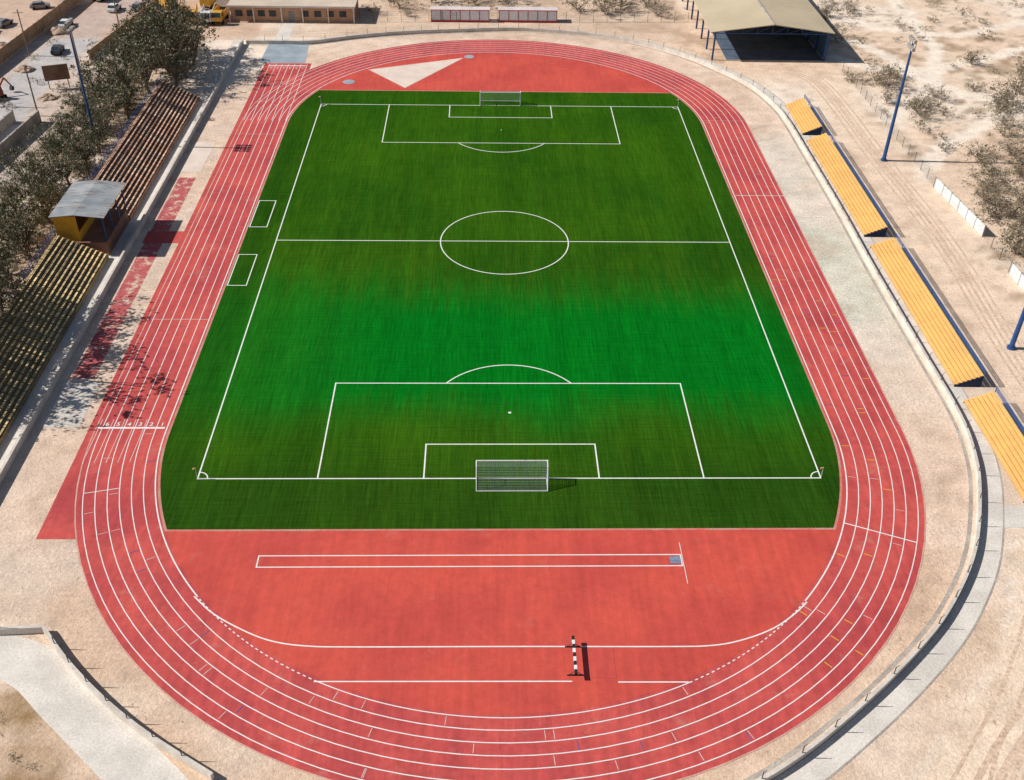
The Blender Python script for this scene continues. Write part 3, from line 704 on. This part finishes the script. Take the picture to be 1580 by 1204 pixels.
# ------------------------------------------------------------------ trees and shrubs
bark=vmat('bark',(.18,.13,.09),(.27,.21,.15),2,8,fine=.3)
def leafmat(name,c1,c2,c3):
    m,nt,b=newmat(name);n=N(nt)
    rp=n.g.outputs['Random Per Island'];c=n.mix(n.rng(n.noise(.9,3),.35,.65),c1,c2);c=n.mix(n.rng(rp,.6,1.0,0,.8),c,c3)
    c=n.mix(1.,c,n.lin(rp,0,1,.65,1.3),'MULTIPLY')
    n.ln(c,b.inputs['Base Color']);b.inputs['Roughness'].default_value=.75
    b.inputs['Specular IOR Level'].default_value=.1
    return m
lf_olive=leafmat('olive_foliage',(.17,.175,.105),(.105,.112,.065),(.36,.32,.22))
lf_dry=leafmat('dry_mesquite_foliage',(.24,.205,.14),(.15,.135,.09),(.42,.34,.25))
def tree_proto(seed,h,rad,leaf,nclump,per,leafsize,trunkfrac=.35,nlimb=7,kind='tree'):
    rg=random.Random(seed);T=MB();th=h*trunkfrac
    lean=Vector((rg.uniform(-.08,.08)*h,rg.uniform(-.08,.08)*h,th));T.tube((0,0,-.1),lean*.5+Vector((.05,0,0)),.03*h,.024*h,8);T.tube(lean*.5+Vector((.05,0,0)),lean,.024*h,.019*h,8)
    tips=[]
    for i in range(nlimb):
        a=2*math.pi*i/nlimb+rg.uniform(-.4,.4);rr=rad*rg.uniform(.35,.95);e=Vector((math.cos(a)*rr,math.sin(a)*rr,h*rg.uniform(.45,.95)))
        st=lean*rg.uniform(.7,1.0);md=st.lerp(e,.5)+Vector((rg.uniform(-.3,.3),rg.uniform(-.3,.3),rg.uniform(-.2,.4)))
        T.tube(st,md,.013*h,.009*h,5);T.tube(md,e,.009*h,.004*h,5);tips.append(e);tips.append(md)
        for j in range(4):
            e2=md.lerp(e,rg.random())+Vector((rg.gauss(0,.3),rg.gauss(0,.3),rg.gauss(.1,.25)))*rad*.7;T.tube(md.lerp(e,.3),e2,.005*h,.002*h,4);tips.append(e2)
    C=MB()
    for i in range(nclump):
        c=rg.choice(tips)+Vector((rg.gauss(0,.16),rg.gauss(0,.16),rg.gauss(0,.1)))*rad
        cr=rad*rg.uniform(.07,.24)
        for j in range(int(per*rg.uniform(.4,1.3))):
            d=Vector((rg.gauss(0,1),rg.gauss(0,1),rg.gauss(0,.7)))*cr*.6;p=c+d
            if p.z<h*.08: continue
            u=Vector((rg.gauss(0,1),rg.gauss(0,1),rg.gauss(0,.6))).normalized();w=u.orthogonal().normalized();w=(Matrix.Rotation(rg.random()*6.28,3,u)@w)
            s=leafsize*rg.uniform(.5,1.4);v=u.cross(w)
            C.add([p-w*s,p+v*s*.45,p+w*s,p-v*s*.45],[(0,1,2,3)])
    r=root(kind,'',kind.replace('_',' '))
    T.obj('trunk',bark,r);C.obj('crown',leaf,r);return r
def hide_proto(r):
    for c in list(r.children): bpy.data.objects.remove(c)
    bpy.data.objects.remove(r)
P=[tree_proto(11+i,10,4.3,lf_olive,88,40,.18,.22,11) for i in range(5)]
D=[tree_proto(31+i,2.9,3.2,lf_dry,60,26,.12,.12,13) for i in range(5)]
B=[tree_proto(71+i,3.4,2.8,lf_olive,55,26,.13,.12,10,'bush') for i in range(3)]
S=[tree_proto(51+i,1.3,1.5,lf_dry,22,20,.09,.12,7,'shrub') for i in range(3)]
rg=random.Random(5)
def put(protos,x,y,s,label,group):
    r=rg.choice(protos);q=dup(r,(x,y,0),rg.random()*6.28,(s*rg.uniform(.85,1.15),s*rg.uniform(.85,1.15),s*rg.uniform(.85,1.12)),label);q['group']=group;return q
L1='tall sparse grey-green tree behind the stepped stand';G1='trees behind the stepped stands'
for x,y,s in [(-67,77,1.1),(-64,73,1.2),(-67,68,1.3),(-60,70,1.1),(-59.5,63,1.15),(-63,64,1.25),(-60,57,1.1),(-68,60,1.2),(-64.5,55,1.15),(-67,50,1.1),(-70.5,46,.9),(-65,43,1.0),(-71,39,.8),(-67,36,.85),(-66,29,.85),(-71,30,.7),(-66,23,.8),(-71.5,24,.7),(-67,17,.75),(-72,15,.7),(-68,11,.75),(-66,5,.75),(-71,6,.7),(-70,0,.8),(-66.5,-3,.8),(-73,-5,.75),(-67.5,-9,.85),(-67,-14,.9),(-63.2,-21,1.35),(-62.8,-26,1.3),(-62.8,-33,1.45),(-62.8,-38,1.3),(-70,70,.9)]:
    put(P,x,y,s,L1,G1)
for i in range(34):
    t=i/33;put(B,-66.5-rg.uniform(-1.5,6),-16+t*92,rg.uniform(.7,1.2),'scrubby grey-green bush behind the stepped stand','bushes behind the stepped stands')
for x,y,s in [(74.8,61,1.1),(77,66,.9),(72,53,.8),(76.2,47,1.1),(79,51,.8),(82,56,.8),(96,74,.9),(94.4,53.5,1.4),(99,58,1.3),(90,44,.9),(80,28,1.1),(77,18,1.2),(81,13,1.),(74,8,1.2),(77,3,1.3),(73,-3,1.2),(75,-10,1.2),(88,38,.9),(84,22,1.1),(104,66,1.0),(91,60,.7),(70,96,1.1),(74,104,1.1),(80,108,.9),(72,88,.9),(68.5,64,.7),(86,30,1.),(93,36,1.1),(100,50,1.),(79,-2,1.2),(83,6,1.2),(75,13,1.0),(74,-1,1.1),(79,22,1.1),(77,8,1.2),(73,63,.9),(76,50,.9),(92,50,1.1)]:
    put(D,x,y,s,'dry grey-brown mesquite tree on pale desert sand','desert mesquite trees')
for x,y,s in [(-22,107,1.3),(-15,111,1.6),(-5,110,1.5),(2,112,1.6),(18,106,1.2),(24,104,1.4),(28,108,1.5),(-28,103,.8),(34,110,1.3),(-20,101,.6),(36,103,.9)]:
    put(D,x,y,s,'bare grey-green tree behind the far wire fence','trees behind the far end')
for i in range(120):
    x=rg.uniform(70,125);y=rg.uniform(-5,118)
    put(S,x,y,rg.uniform(.4,1.2),'low dry desert shrub on pale sand','desert shrubs')
for i in range(26):
    put(S,rg.uniform(-92,-72),rg.uniform(5,90),rg.uniform(.4,1.2),'low dry shrub beside the dirt road','roadside shrubs')
for i in range(22):
    put(S,rg.uniform(-50,-38),rg.uniform(-87,-78.5),rg.uniform(.15,.4),'small dry shrub on brown dirt','roadside shrubs')
for r in P+D+S+B: hide_proto(r)
# ------------------------------------------------------------------ camera
cx,cy,cz,p,yw,ro,f=-2.8559,-130.11974,72.2824,0.6503,0.03374,0.02137,1586.7
fw=Vector((math.sin(yw)*math.cos(p),math.cos(yw)*math.cos(p),-math.sin(p)))
rt=Vector((math.cos(yw),-math.sin(yw),0));up=rt.cross(fw)
rt2=rt*math.cos(ro)+up*math.sin(ro);up2=-rt*math.sin(ro)+up*math.cos(ro)
cam=bpy.data.cameras.new('camera');cam.sensor_width=36;cam.lens=36*f/1580;cam.clip_end=9000;cam.clip_start=1
co=bpy.data.objects.new('camera',cam);COL.objects.link(co)
M=Matrix((( rt2.x,up2.x,-fw.x,cx),(rt2.y,up2.y,-fw.y,cy),(rt2.z,up2.z,-fw.z,cz),(0,0,0,1)));co.matrix_world=M
SC.camera=co
# ------------------------------------------------------------------ light
el=R(39);az=R(-88)
to=Vector((math.sin(az)*math.cos(el),math.cos(az)*math.cos(el),math.sin(el)))
sl=bpy.data.lights.new('sun','SUN');sl.energy=5.0;sl.angle=R(.5);sl.color=(1,.955,.89)
so=bpy.data.objects.new('sun',sl);COL.objects.link(so);so.rotation_euler=to.to_track_quat('Z','Y').to_euler()
w=bpy.data.worlds.new('World');SC.world=w;w.use_nodes=True;nt=w.node_tree
sk=nt.nodes.new('ShaderNodeTexSky');sk.sky_type='NISHITA';sk.sun_disc=False;sk.sun_elevation=el;sk.sun_rotation=az
bg=nt.nodes['Background'];bg.inputs[1].default_value=.06;nt.links.new(sk.outputs[0],bg.inputs[0])
SC.view_settings.view_transform='Standard';SC.view_settings.look='None';SC.view_settings.exposure=0
